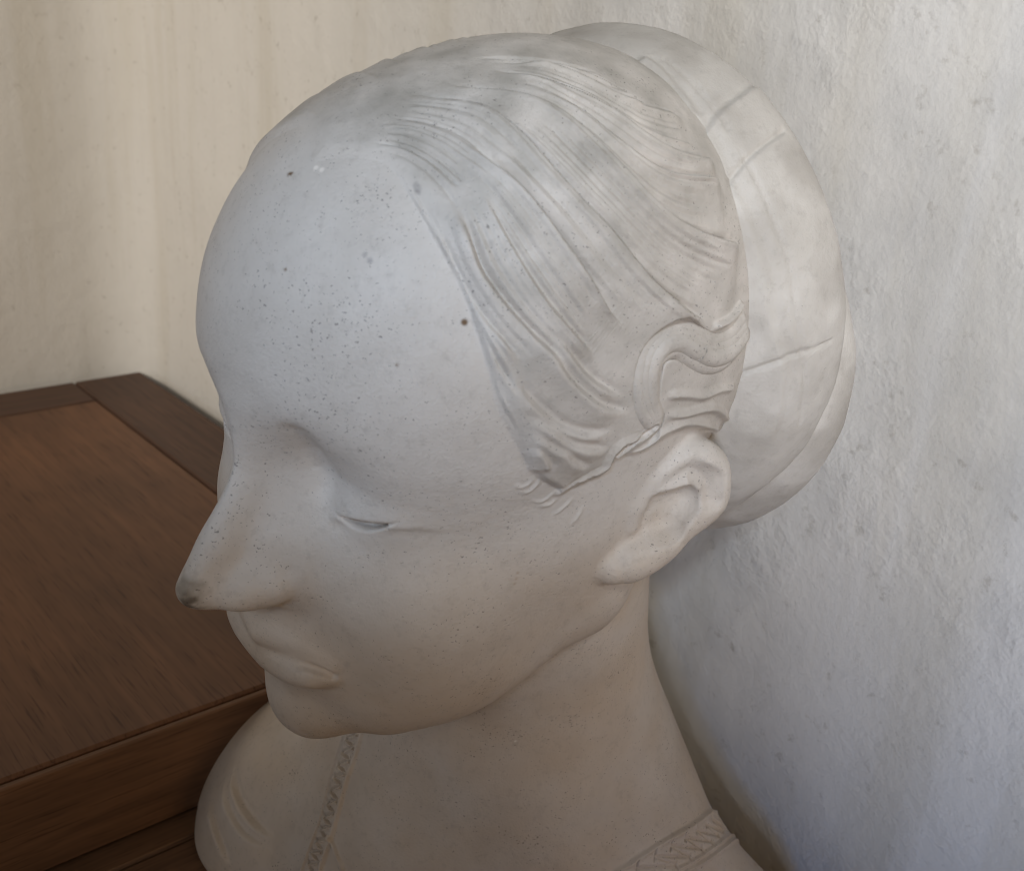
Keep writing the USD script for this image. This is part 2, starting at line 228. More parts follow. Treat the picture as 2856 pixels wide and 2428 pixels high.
CAPL=[[[[-40.4,71.6,37.9],[-42.8,77.0,42.8],[-50.5,85.4,48.9],[-64.8,88.8,49.8],[-71.5,89.0,49.5]],"groove",0.9,0.8,5],[[[-47.5,14.0,126.7],[-46.9,20.8,124.9],[-45.6,29.1,121.4],[-44.6,35.4,117.9],[-43.6,40.6,114.1]],"step",1.4,0.9,8],[[[-40.0,44.3,106.7],[-43.7,44.7,111.5],[-49.4,44.2,115.7],[-63.5,42.6,119.3],[-79.3,37.6,118.3]],"step",0.9,0.9,7],[[[-39.9,55.4,95.5],[-43.2,56.5,100.5],[-48.5,57.2,105.1],[-55.6,57.0,107.9],[-66.5,56.0,110.0],[-72.4,54.7,110.3]],"groove",0.9,0.9,7],[[[-47.2,29.7,122.1],[-43.8,45.6,110.9],[-42.9,59.3,96.9],[-43.9,68.3,85.6],[-44.8,75.0,73.3],[-45.3,79.1,60.7],[-49.2,84.6,47.8],[-50.6,85.9,38.7],[-52.4,86.2,26.5],[-53.8,84.1,11.9]],"step",0.9,1.2,9],[[[-48.5,52.7,109.1],[-49.0,63.7,98.5],[-49.7,71.9,87.8],[-51.4,79.1,75.5],[-52.3,84.3,60.7],[-55.7,88.0,46.5],[-59.2,89.4,33.6],[-63.8,88.2,16.2]],"groove",0.7,1.1,5],[[[-51.1,17.9,127.1],[-50.0,34.3,121.3],[-48.8,50.1,111.3]],"groove",0.6,1.0,5],[[[-39.8,-1.0,122.0],[-42.7,0.1,125.0],[-45.7,2.4,127.0]],"step",0.9,0.9,6]]
BUST_H = 1.6
# ================================================================ USD helpers
def np_mesh(path, v, f, mat, normals=None, colour=None):
    m = UsdGeom.Mesh.Define(stage, path)
    f = np.asarray(f)
    m.CreatePointsAttr(Vt.Vec3fArray.FromNumpy(np.ascontiguousarray(v, np.float32)))
    m.CreateFaceVertexCountsAttr(Vt.IntArray.FromNumpy(np.full(len(f), f.shape[1], np.int32)))
    m.CreateFaceVertexIndicesAttr(Vt.IntArray.FromNumpy(np.ascontiguousarray(f.ravel(), np.int32)))
    m.CreateSubdivisionSchemeAttr("none")
    if normals is not None:
        m.CreateNormalsAttr(Vt.Vec3fArray.FromNumpy(np.ascontiguousarray(normals, np.float32))); m.SetNormalsInterpolation("vertex")
    if colour is not None:
        UsdGeom.PrimvarsAPI(m).CreatePrimvar("stain_and_light", Sdf.ValueTypeNames.Color3fArray, "vertex").Set(Vt.Vec3fArray.FromNumpy(np.ascontiguousarray(colour, np.float32)))
    UsdShade.MaterialBindingAPI.Apply(m.GetPrim()).Bind(mat)
    return m.GetPrim()
def tag(p, label=None, category=None, kind=None, group=None):
    for k, v in (("label", label), ("category", category), ("kind", kind), ("group", group)):
        if v: p.SetCustomDataByKey(k, v)
    return p
def vnormals(v, f):
    n = np.zeros_like(v); c = np.cross(v[f[:, 1]] - v[f[:, 0]], v[f[:, 2]] - v[f[:, 0]])
    for k in range(3):
        for a in range(3): n[:, a] += np.bincount(f[:, k], c[:, a], len(v))
    return n / np.maximum(np.linalg.norm(n, axis=1, keepdims=True), 1e-9)
def subdivide(v, f):
    e = np.sort(np.vstack([f[:, [0, 1]], f[:, [1, 2]], f[:, [2, 0]]]), 1)
    key, inv = np.unique(e[:, 0].astype(np.int64) * len(v) + e[:, 1], return_inverse=True)
    a, b = key // len(v), key % len(v); n = len(f)
    m = inv.reshape(-1) + len(v); m0, m1, m2 = m[:n], m[n:2 * n], m[2 * n:]
    return np.vstack([v, (v[a] + v[b]) / 2]), np.vstack([np.stack(x, 1) for x in ((f[:, 0], m0, m2), (m0, f[:, 1], m1), (m2, m1, f[:, 2]), (m0, m1, m2))])
def refine(v, f, mask):
    """splits the masked triangles in four and their neighbours so that no gap opens"""
    E = np.sort(np.stack([f[:, [0, 1]], f[:, [1, 2]], f[:, [2, 0]]], 1), 2).reshape(-1, 2)
    key, inv = np.unique(E[:, 0].astype(np.int64) * len(v) + E[:, 1], return_inverse=True); inv = inv.reshape(-1, 3)
    mk = np.zeros(len(key), bool); mk[inv[mask].ravel()] = True
    new = np.full(len(key), -1); new[mk] = len(v) + np.arange(mk.sum())
    a, b = key[mk] // len(v), key[mk] % len(v)
    m = new[inv]; has = m >= 0; c = has.sum(1); out = [f[c == 0]]
    g, h = f[c == 3], m[c == 3]
    out += [np.stack(x, 1) for x in ((g[:, 0], h[:, 0], h[:, 2]), (h[:, 0], g[:, 1], h[:, 1]), (h[:, 2], h[:, 1], g[:, 2]), (h[:, 0], h[:, 1], h[:, 2]))]
    for k in range(3):
        r = [k, (k + 1) % 3, (k + 2) % 3]
        s1 = (c == 1) & has[:, k]; g, h = f[s1][:, r], m[s1, k]
        out += [np.stack(x, 1) for x in ((g[:, 0], h, g[:, 2]), (h, g[:, 1], g[:, 2]))]
        s2 = (c == 2) & ~has[:, k]; g, h = f[s2][:, r], m[s2][:, r]        # edge k is whole, the other two are split
        out += [np.stack(x, 1) for x in ((g[:, 0], g[:, 1], h[:, 1]), (g[:, 0], h[:, 1], h[:, 2]), (h[:, 2], h[:, 1], g[:, 2]))]
    return np.vstack([v, (v[a] + v[b]) / 2]), np.vstack(out)
def submesh(v, f, keep, *extra):
    ff = f[keep]; ids, inv = np.unique(ff, return_inverse=True)
    return (v[ids], inv.reshape(ff.shape), *[x[ids] for x in extra])

# ================================================================ materials
def stone(name, base, dark, pit, rough, speck=1.0, fine=.3):
    return usdkit.material(stage, "/World/Looks/" + name, {
        "g": ("geometry", {}),
        "att": ("attribute", {"attribute": "stain_and_light"}),
        "big": ("noise_texture", {"scale": 15, "detail": 6, "roughness": .68}),
        "bigr": ("rgb_ramp", {"ramp": [(.30, dark), (.46, tuple(.35 * d + .65 * b for d, b in zip(dark, base))), (.58, base), (.75, tuple(min(1, 1.06 * b) for b in base))]}),
        "mid": ("noise_texture", {"scale": 260, "detail": 4, "roughness": .7}),
        "midr": ("rgb_ramp", {"ramp": [(.26, (.86, .855, .85)), (.46, (1, 1, 1)), (.72, (1.0, 1.0, 1.0)), (.85, (1.05, 1.05, 1.05))]}),
        "m1": ("mix", {"mix_type": "multiply", "fac": 1.0}),
        # pits: small dark pores, gathered in patches
        "warp": ("noise_texture", {"scale": 800, "detail": 2}),
        "wadd": ("vector_math", {"math_type": "multiply_add", "vector2": (.0030, .0030, .0017)}),
        "vor": ("voronoi_texture", {"scale": 860, "randomness": 1.0}),
        "cell": ("math", {"math_type": "multiply"}),
        "patch": ("noise_texture", {"scale": 38, "detail": 3, "roughness": .6}),
        "patchr": ("map_range", {"from_min": .26, "from_max": .68, "to_min": .05, "to_max": .27 * speck, "clamp": True}),
        "sepc": ("separate_color", {}),
        "thr": ("math", {"math_type": "multiply"}),
        "less": ("math", {"math_type": "less_than"}),
        "pitf": ("math", {"math_type": "multiply", "value2": pit}),
        "m2": ("mix", {"mix_type": "mix", "color2": (.12, .105, .10)}),
        "m3": ("mix", {"mix_type": "multiply", "fac": 1.0}),
        "fine": ("noise_texture", {"scale": 900, "detail": 3, "roughness": .6}),
        "hsum": ("math", {"math_type": "multiply_add", "value2": -1.6}),
        "bump": ("bump", {"strength": fine, "distance": .0008}),
        "p": ("principled_bsdf", {"roughness": rough, "specular_ior_level": .38, "subsurface_weight": 0.0}),
    }, [("g.position", "big.vector"), ("big.fac", "bigr.fac"), ("g.position", "mid.vector"), ("mid.fac", "midr.fac"),
        ("bigr.color", "m1.color1"), ("midr.color", "m1.color2"),
        ("g.position", "warp.vector"), ("warp.color", "wadd.vector1"), ("g.position", "wadd.vector3"), ("wadd.vector", "vor.vector"),
        ("g.position", "patch.vector"), ("patch.fac", "patchr.value"), ("vor.color", "sepc.color"), ("patchr.result", "thr.value1"), ("sepc.r", "thr.value2"),
        ("vor.distance", "less.value1"), ("thr.value", "less.value2"), ("less.value", "pitf.value1"), ("pitf.value", "m2.fac"), ("m1.color", "m2.color1"),
        ("m2.color", "m3.color1"), ("att.color", "m3.color2"), ("m3.color", "p.base_color"),
        ("g.position", "fine.vector"), ("less.value", "hsum.value1"), ("fine.fac", "hsum.value3"), ("hsum.value", "bump.height"), ("bump.normal", "p.normal")], surface="p.BSDF")
M_SKIN = stone("carved_stone", (.64, .59, .54), (.54, .49, .44), .6, .52, 1.25)
M_HAIR = M_SKIN
M_CAP = stone("worn_stone", (.62, .59, .55), (.50, .47, .43), .4, .55, .6, .22)

# ================================================================ the bust
HEL = np.array(DATA["ear"]["helix"]); EN = np.array(DATA["ear"]["n"])
def ear(q):
    """ear alone: shell, rim, hollow, lobe (mm, her left side)"""
    E = DATA["ear"]
    pl = np.array(E["plate"]); ps = spline(pl, 4); d = poly(q, ps, np.interp(np.linspace(0, 7, len(ps)), range(8), [5, 6.5, 8, 8, 8, 7.5, 6.5, 5]))
    d = smin(d, cap(q, pl[2], pl[6], 7.5, 6), 4)
    d = smin(d, cap(q, pl[1], pl[6], 6.5, 6), 4)
    d = smin(d, cap(q, pl[0] - 2 * EN, pl[4] - 2 * EN, 6, 7), 4); d = smin(d, cap(q, pl[1] - 2 * EN, pl[3] - 2 * EN, 6, 7), 4)
    d = smin(d, cap(q, np.array(E["fossa"][1]) - 4 * EN, np.array(E["fossa"][3]) - 4 * EN, 6, 6), 4)
    # back of the ear against the head
    d = smin(d, cap(q, pl[3] - 8 * EN, pl[7] - 7 * EN, 7, 5), 8)
    for i in range(0, len(E["concha"]) - 1):
        a, b = np.array(E["concha"][i]) + 3.4 * EN, np.array(E["concha"][i + 1]) + 3.4 * EN
        d = smax(d, -cap(q, a, b, 5.6, 5.2), 2.5)
    d = smax(d, -poly(q, np.array(E["fossa"]) + 5.6 * EN, [2.6, 3.8, 4.2, 3.4]), 2.5)
    r = np.interp(np.linspace(0, 1, len(HEL)), [0, .15, .4, .7, 1], [2.0, 2.8, 3.0, 2.8, 3.2])
    hs = spline(HEL, 5) - np.array([0, 0, 1.5]); rs = np.interp(np.linspace(0, 1, len(hs)), np.linspace(0, 1, len(HEL)), r)
    d = smin(d, poly(q, hs - 1.0 * EN, rs), 1.6)
    d = smin(d, poly(q, np.array(E["lobe"]) - 2 * EN, [6.0, 7.6, 6.5]), 7)
    d = smin(d, poly(q, np.array(E["tragus"]) - 1 * EN, [2.6, 3.4, 2.4]), 4)
    return d
CORD = spline(DATA["cord"], 4); CR = np.interp(np.linspace(0, 1, len(CORD)), [0, .15, .45, .75, .93, 1], [4.2, 4.6, 4.1, 3.7, 2.5, 1.4])
CORD2 = spline(DATA["cord2"], 4); CR2 = np.interp(np.linspace(0, 1, len(CORD2)), [0, .3, .8, 1], [1.2, 2.2, 1.8, .8])
EARC = HEL.mean(0)
CN = CORD - np.array([-8., 0, 25]); CN /= np.linalg.norm(CN, axis=1, keepdims=True)
CS = np.cross(np.gradient(CORD, axis=0), CN); CS /= np.linalg.norm(CS, axis=1, keepdims=True)
STR = [(CORD + CS * (o * CR)[:, None] + CN * ((.12 - .40 * o * o + .16 * (k % 2)) * CR)[:, None], CR * rr_) for k, (o, rr_) in enumerate(((-.92, .30), (-.40, .36), (.14, .36), (.66, .32)))]
def curl(q):
    d = poly(q, CORD - CN * 1.5, CR * .62)
    for P, r in STR: d = smin(d, poly(q, P, r), .35)
    return d
def locks(q): return np.minimum(curl(q), poly(q, CORD2, CR2))
def bust(p):
    d = head(p); q = mir(p)
    d = local(d, q, CORD.mean(0), 34, lambda a, x: smin(a, curl(x), 1.0))
    d = local(d, q, CORD2.mean(0), 30, lambda a, x: smin(a, poly(x, CORD2, CR2), 2.0))
    d = local(d, q, EARC, 52, lambda a, x: smin(a, ear(x), 3.0))
    return d

def resample(P, step=.5):
    P = spline(P, 10); s = np.r_[0, np.cumsum(np.linalg.norm(np.diff(P, axis=0), axis=1))]
    t = np.arange(0, s[-1], step); Q = np.stack([np.interp(t, s, P[:, k]) for k in range(3)], 1)
    T = np.gradient(Q, axis=0); return Q, T / np.linalg.norm(T, axis=1, keepdims=True)
def stroke(out, p, n, P, kind, A, w, L=10., straight=False, taper=(.12, .12)):
    """adds one carved line (ridge, groove or step) along the polyline P to the heights out"""
    P = np.asarray(P, float)
    if straight:
        Q = np.vstack([np.linspace(a, b, max(2, int(np.linalg.norm(b - a) / .4)), endpoint=False) for a, b in zip(P[:-1], P[1:])])
        T = np.gradient(Q, axis=0); T /= np.maximum(np.linalg.norm(T, axis=1, keepdims=True), 1e-9)
    else: Q, T = resample(P)
    reach = 4 * w + (2.5 * L if kind == "step" else 0)
    m = np.flatnonzero(((p > Q.min(0) - reach) & (p < Q.max(0) + reach)).all(1))
    if not len(m): return
    dist, j = cKDTree(Q).query(p[m], distance_upper_bound=reach * 1.3)
    ok = np.isfinite(dist); m, j = m[ok], j[ok]
    dv = p[m] - Q[j]
    side = np.cross(T[j], n[m]); t = (side * dv).sum(1)
    along = (T[j] * dv).sum(1); over = np.exp(-(along / (1.5 * w)) ** 2) if not straight else 1
    s = j / max(1, len(Q) - 1)
    env = np.clip(s / taper[0], 0, 1) * np.clip((1 - s) / taper[1], 0, 1) if not straight else 1
    env = env * env * (3 - 2 * env) if not straight else 1
    if kind == "step":
        h = np.where(t > 0, np.exp(-np.maximum(t, 0) / L), 1) / (1 + np.exp(-np.clip(t / w, -40, 40) * 2.2)) - .35 * np.exp(-((t + 1.6 * w) / (1.5 * w)) ** 2)
    else:
        h = np.exp(-(t / w) ** 2) * (1 if kind == "ridge" else -1)
    h *= np.exp(-np.maximum((n[m] * dv).sum(1) ** 2 - 9, 0) / 40)
    out[m] += A * env * over * h

CH0 = np.array([-5., 0, 30])
def chart(q):
    d = q - CH0; d = d / np.linalg.norm(d, axis=-1, keepdims=True)
    th = np.degrees(np.arccos(np.clip(d[..., 1], -1, 1))); ph = np.arctan2(d[..., 2], d[..., 0])
    return np.stack([th * np.cos(ph), th * np.sin(ph)], -1)
def inside(pts, loop):
    loop = np.asarray(loop); x, y = pts[:, 0], pts[:, 1]; r = np.zeros(len(pts), bool)
    for a, b in zip(loop, np.roll(loop, -1, 0)):
        c = (a[1] > y) != (b[1] > y)
        r ^= c & (x < (b[0] - a[0]) * (y - a[1]) / (b[1] - a[1] + 1e-12) + a[0])
    return r
def smooth01(x): x = np.clip(x, 0, 1); return x * x * (3 - 2 * x)

def build_bust():
    v, f = extract(bust, (-160, -205, -345), (135, 205, 145), BUST_H)
    v = project(bust, v, 2); v, f = subdivide(v, f)
    c = v[f].mean(1); near = c[:, 1] > -6
    fine = near & (((c[:, 2] > -20) & (c[:, 0] < 72) & (c[:, 2] + .9 * np.maximum(c[:, 0], 0) > 15) & (c[:, 0] > -85)) | (np.linalg.norm(c - EARC, axis=1) < 46) |
        ((c[:, 0] > 58) & (c[:, 2] > -62) & (c[:, 2] < -28)) | ((c[:, 0] > 55) & (c[:, 2] > 2) & (c[:, 2] < 34)))
    Tb = np.vstack([resample(DATA["torso"][k], 2.)[0] for k in ("bl", "br", "ru", "rl", "rl2")])
    fine |= cKDTree(Tb).query(c)[0] < 9
    v, f = refine(v, f, fine)
    n = vnormals(v, f)
    v = v - np.clip(bust(v), -1, 1)[:, None] * n
    k = np.unique(f[-2 * int(fine.sum()):]); k = k[v[k, 1] > -8]; v[k] = project(bust, v[k], 1, .15)
    n = vnormals(v, f); q = mir(v); qn = n.copy(); qn[:, 1] *= np.where(v[:, 1] < 0, -1, 1)
    h = np.zeros(len(v)); S = DATA["hair"]
    up_head = (v[:, 2] > -40)
    # ---- where the hair is
    hl = DATA["hairline"]; hl = [[70, 0, 109.5]] + hl
    low = [x for x in DATA["cord2"][::-1]] + S["O4"]
    ring = [(-96, -36), (-110, 30), (-60, 100), (0, 110), (50, 90)]
    loop = np.vstack([chart(resample(hl, .7)[0]), chart(np.vstack([resample(DATA['cord2'], .7)[0][::-1], resample(S['O4'], .7)[0]])), np.array(ring, float)])
    hair_in = inside(chart(q), loop) & up_head
    Q, _ = resample(hl, .7); dist, _ = cKDTree(Q).query(q, distance_upper_bound=14); dist = np.minimum(dist, 14)
    sd = np.where(hair_in, dist, -dist)
    def near_only(fn, c, R):
        d = np.full(len(q), 30.0); m = (np.abs(q - c) < R).all(1); d[m] = fn(q[m]); return d
    ear_d = near_only(ear, EARC, 50); lock_d = near_only(locks, CORD2.mean(0) * .5 + CORD.mean(0) * .5, 48); head_d = near_only(head, EARC, 52)
    is_ear = (ear_d < np.minimum(head_d, lock_d) + .4) & (np.linalg.norm(q - EARC, axis=1) < 48)
    is_lock = (lock_d < .9) & ~is_ear
    LQ = np.vstack([np.linspace(hl[-1], DATA["cord2"][-1], 30), resample(DATA["cord2"], .7)[0], resample(S["O4"], .7)[0]])
    dlow = np.where(hair_in, np.minimum(cKDTree(LQ).query(q, distance_upper_bound=14)[0], 14), 0)
    lockd = lock_d; off_lock = smooth01(lockd / 1.8)
    far = np.where(v[:, 1] < 0, .15, 1.0) * smooth01((ear_d - .5) / 2.5)
    h += np.where(up_head & ~is_ear, (.9 + 1.1 * smooth01((q[:, 1] - 10) / 40)) * smooth01((sd + .8) / 6) * smooth01(dlow / 3), 0)
    hh = np.zeros(len(v))
    mid_fade = smooth01((q[:, 1] - .5) / 8)
    for k, A, w, L in (("A", 2.7, 1.1, 11), ("B", 2.5, 1.0, 10), ("Cc", 2.7, 1.4, 11), ("H", 2.0, 1.0, 8), ("I", 1.0, .9, 6), ("H1", 1.0, .9, 6), ("J", 1.1, .8, 5), ("E", 1.2, 1.0, 6), ("D", 1.3, 1.0, 6), ("D1", 1.0, .9, 5)):
        stroke(hh, q, qn, S[k], "step", A * 1.15, w * .75, L, taper=(.25, .12 if k in "BH1IJ" else .4 if k == "Cc" else .2))
    for k, A, w, o in (("A", .8, .6, .6), ("B", .75, .6, .6), ("Cc", .8, .7, .7), ("H", .6, .55, .5), ("H1", .5, .5, .5), ("I", .45, .5, .4), ("E", .4, .5, .4)):
        stroke(hh, q, qn, S[k], "ridge", A, w, taper=(.35, .2))          # crest along the lock's edge
    for k, A, w in (("K", 1.3, 1.1), ("K2", 1.2, 1.0), ("L", 1.3, 1.1), ("M", 1.2, 1.1), ("N", 1.0, 1.0), ("N2", .8, .9)):
        stroke(hh, q, qn, S[k], "step", A, w * .8, 5, taper=(.3, .3))
    for k, A, w in (("A2", 1.1, 1.1), ("O1", .8, 1.2), ("O2", .9, 1.2), ("O3", .8, 1.2)):
        stroke(hh, q, qn, S[k], "ridge", A, w)
    # combed strands between the main locks
    fams = [[hl[2:], S["D1"], S["D"], S["E"], S["Cc"], S["A"][3:], S["B"][2:], S["H1"], S["H"], S["I"], S["J"], S["Z"]], [S["Y0"], S["Y1"], S["A"][:6]]]
    r2 = np.random.default_rng(3)
    for fam in fams:
        for a, b in zip(fam[:-1], fam[1:]):
            Pa, Pb = resample(a, 1.)[0], resample(b, 1.)[0]
            k = 40; Pa = Pa[np.linspace(0, len(Pa) - 1, k).astype(int)]; Pb = Pb[np.linspace(0, len(Pb) - 1, k).astype(int)]
            gap = np.linalg.norm(Pa - Pb, axis=1).mean(); m = int(np.clip(gap / 1.6, 3, 11))
            for i in range(m):
                t = (i + .5 + r2.uniform(-.3, .3)) / m
                P = Pa * (1 - t) + Pb * t
                i0 = int(r2.uniform(0, .16) * k); i1 = int(r2.uniform(.84, 1) * k)
                stroke(hh, q, qn, P[i0:i1:3], "groove" if r2.random() < .65 else "ridge", r2.uniform(.16, .46), r2.uniform(.36, .62), taper=(.2, .14))
    h += 1.9 * hh * mid_fade * np.where(hair_in, smooth01(.25 + dlow / 4), 1) * far * off_lock * np.where(is_ear, 0, smooth01((sd + 1.) / 3))
    ht = np.zeros(len(v))
    for k in ("T1", "T2", "T3", "T4", "T5", "T6"): stroke(ht, q, qn, S[k], "ridge", .42, .7, taper=(.4, .4))
    h += ht
    C2, C2t = resample(DATA["cord2"], 1.)
    hc = np.zeros(len(v)); stroke(hc, q, qn, C2[::4], "groove", .5, .6); h += np.where(is_ear, 0, hc)
    # ---- the gown: everything outside the neckline
    Tz = DATA["torso"]
    neck = [x[:2] for x in Tz["br"][:7]] + [(62, -8), (62, 15), (50, 52), (20, 78)] + [x[:2] for x in Tz["ru"]] + [(-150, 60), (-150, 10), (-122, -20), (-100, -65), (-55, -92), (-20, -72), (2, -50)]
    on_torso = (v[:, 2] < -112) & ((v @ np.array(DATA["up"])) < -118)
    gown = on_torso & ~inside(v[:, :2], neck)
    ND = np.array(neck + neck[:1]); Q2 = np.vstack([np.linspace(a, b, 60, endpoint=False) for a, b in zip(ND[:-1], ND[1:])])
    d2, _ = cKDTree(Q2).query(v[:, :2]); sd2 = np.where(gown, d2, -d2)
    h += np.where(on_torso, 1.3 * smooth01((sd2 + .5) / 1.6), 0)
    ho = np.zeros(len(v))
    for k, A, w in (("bl", 1.2, .75), ("br", 1.2, .8), ("ru", 1.4, .9), ("rl", 1.2, .8), ("rl2", 1.2, .8), ("diag", 1.5, 1.0)):
        stroke(ho, v, n, Tz[k], "ridge", A, w, taper=(.02, .02))
    for k, A, w in (("f1", 3.4, 1.3), ("f2", 2.8, 1.3), ("f3", 2.6, 1.2)):
        stroke(ho, v, n, Tz[k], "step", A, w, 7, taper=(.35, .3))
    def zigzag(a, b, period, lo, hi, A, w):
        a, b = resample(a, .5)[0], resample(b, .5)[0]
        m = int(np.linalg.norm(np.diff(a, axis=0), axis=1).sum() / period * 2)
        a = a[np.linspace(0, len(a) - 1, m).astype(int)]; b = b[np.linspace(0, len(b) - 1, m).astype(int)]
        t = np.where(np.arange(m) % 2 == 0, lo, hi)[:, None]
        P = a * (1 - t) + b * t
        stroke(ho, v, n, P, "groove", A, w, straight=True)
        P2 = a * (1 - t) + b * t
        if period < 8: stroke(ho, v, n, P2 + (a[1] - a[0]) * .45, "ridge", A * .7, w, straight=True)
    zigzag(Tz["bl"][:7], Tz["br"][:8], 5.4, .22, .78, 1.3, .6)
    zigzag(Tz["ru"][:6], Tz["rl"][:5], 9.0, .22, .80, 1.1, .65)
    h += np.where(on_torso, ho, 0)
    band_l = gown & (cKDTree(resample(Tz["br"], .7)[0]).query(v)[0] < 8.5) & (v[:, 1] < 10)
    band_r = gown & ((cKDTree(resample(Tz["ru"], .7)[0]).query(v)[0] < 12))
    v = v + n * h[:, None]
    # slight unevenness of the carving
    import meshkit
    v = v + n * ((meshkit.fbm(v / 9.0, 2, 5) - .5) * .30)[:, None]
    n = vnormals(v, f)
    # ---- stains and chips of the stone, with some painted light
    st = np.ones((len(v), 3))
    nz = meshkit.fbm(v / 2.2, 3, 11); nz2 = meshkit.fbm(v / 1.1, 3, 23)
    def spot(c, r, col, soft=.5, k=1.0, ragged=.0):
        d = np.linalg.norm(v - np.array(c), axis=1) + (nz - .5) * ragged
        a = (k * np.clip((r - d) / (soft * r) + .0, 0, 1))[:, None]; st[:] = st * (1 - a) + np.array(col) * a
    s = DATA["spots"]
    gr = smooth01((sd + 1) / 9) * np.clip(.5 + 2.0 * (meshkit.fbm(v / 9.0, 4, 31) - .42), .1, 1.3)
    patina_bounce = smooth01((22 - v[:, 2]) / 55) * np.clip(.75 + 1.0 * (meshkit.fbm(v / 26.0, 4, 41) - .5), .3, 1.1)     # lower face and neck: brown patina, warm bounce light painted in
    st *= 1 - patina_bounce[:, None] * np.array([.13, .24, .36])
    st *= 1 - gr[:, None] * (1 + .5 * smooth01((v[:, 2:3] - 75) / 50)) * np.array([.205, .205, .215])
    worn = np.zeros(len(v))                                        # rubbed edges of the locks, with lit highlights painted pale along them
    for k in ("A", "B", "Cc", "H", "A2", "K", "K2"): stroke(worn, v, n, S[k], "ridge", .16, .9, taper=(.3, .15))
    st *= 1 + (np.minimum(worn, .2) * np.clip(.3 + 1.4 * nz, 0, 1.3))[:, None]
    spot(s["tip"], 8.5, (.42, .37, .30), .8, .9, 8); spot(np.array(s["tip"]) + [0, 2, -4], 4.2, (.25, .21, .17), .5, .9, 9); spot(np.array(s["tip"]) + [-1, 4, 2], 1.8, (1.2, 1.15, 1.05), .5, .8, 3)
    for k, r in (("a", 1.15), ("b", .8), ("b2", .8), ("d", .6), ("g", .6), ("h", .8)): spot(s[k], r, (.25, .16, .09), .5)
    for k in ("w1", "w2"): spot(s[k], 1.0, (1.35, 1.35, 1.35), .5)
    spot(s["e"], 1.9, (.42, .42, .44), .6, .9, 3)
    for k in ("k", "k2", "k3"): spot(s[k], .8, (.62, .45, .28), .9, .8)
    for k in ("scr", "scr2"): spot(s[k], 1.0, (.5, .5, .54), .8, .8, 1.5)
    spot(s["ck"], 44, (.92, .86, .79), 1.0, .8, 30); spot(s["jw"], 16, (.80, .70, .60), 1.0, .8, 14); spot(s["lp"], 20, (.92, .85, .77), 1.0, .8, 14)  # soft brown tints; the cheek one carries warm bounce light, the jaw is stained
    spot(s["ws"], .6, (1.25, 1.25, 1.25), .6)
    parts = np.zeros(len(v), int)
    parts[hair_in & ~is_ear] = 1; parts[is_lock & up_head] = 2; parts[is_ear] = 3; parts[gown] = 4; parts[band_l] = 5; parts[band_r] = 6
    fp = parts[f[:, 0]]
    side = v[f[:, 0], 1] > 0
    return v, f, n, st, fp, side

def build_cap(fn, h, lines, lo, hi):
    v, f = extract(fn, lo, hi, h); v = project(fn, v, 2); v, f = subdivide(v, f)
    n = vnormals(v, f); v = v - np.clip(fn(v), -1, 1)[:, None] * n; n = vnormals(v, f)
    o = np.zeros(len(v))
    for P, kind, A, w, L in lines: stroke(o, v, n, P, kind, A, w, L, taper=(.06, .06))
    import meshkit
    o += (meshkit.fbm(v / 14.0, 3, 9) - .5) * 1.2
    v = v + n * o[:, None]
    st = 1 - np.clip((meshkit.fbm(v / 17.0, 4, 51) - .42) * 1.8, 0, .5)[:, None] * np.array([.34, .36, .38]) - smooth01((v[:, 2:3] - 60) / 70) * np.array([.16, .17, .18])
    return v, f, vnormals(v, f), st

origin = room((-15, 0, FLOOR)); origin[2] = 0
bust_x = UsdGeom.Xform.Define(stage, "/World/stone_bust"); bust_x.AddTranslateOp().Set(Gf.Vec3d(*map(float, origin)))
tag(bust_x.GetPrim(), "weathered pale stone bust of a woman with lowered eyes, combed hair, round cap", "bust")
def put(name, mats, v, f, n, st=None, label=None):
    p = np_mesh("/World/stone_bust/" + name, room(v) - origin, f, mats, n @ AX.T, np.ones((len(v), 3)) if st is None else st)
    if label: tag(p, label)
    return p
v, f, n, st, fp, left = build_bust()
for name, sel, mat, lab in (("head_and_neck", fp == 0, M_SKIN, None), ("hair", fp == 1, M_HAIR, "combed hair in flowing carved strands"),
        ("curled_lock", (fp == 2) & left, M_HAIR, "thick twisted lock of hair curling above the near ear"), ("curled_lock_001", (fp == 2) & ~left, M_HAIR, None),
        ("ear", (fp == 3) & left, M_SKIN, "near ear, its rim lit"), ("ear_001", (fp == 3) & ~left, M_SKIN, None),
        ("gown", fp == 4, M_SKIN, None), ("neckline_band", fp == 5, M_SKIN, "narrow zigzag-carved neckline band below the chin"),
        ("neckline_band_001", fp == 6, M_SKIN, "wide zigzag-carved neckline band on the near shoulder")):
    if sel.any():
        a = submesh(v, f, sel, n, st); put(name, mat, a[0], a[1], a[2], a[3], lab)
va, fa, na, sa = build_cap(capA, 1.7, [(P, k, A, w, L) for P, k, A, w, L in CAPL], (-125, -100, -75), (-15, 100, 145))
put("cap", M_CAP, va, fa, na, sa, "smooth wrapped cap covering the back of the head")
vb, fb, nb, sb = build_cap(capB, 2.2, [], (-150, -95, -75), (-50, 95, 110))
put("cap_roll", M_CAP, vb, fb, nb, sb, "rear roll of cloth behind the cap")

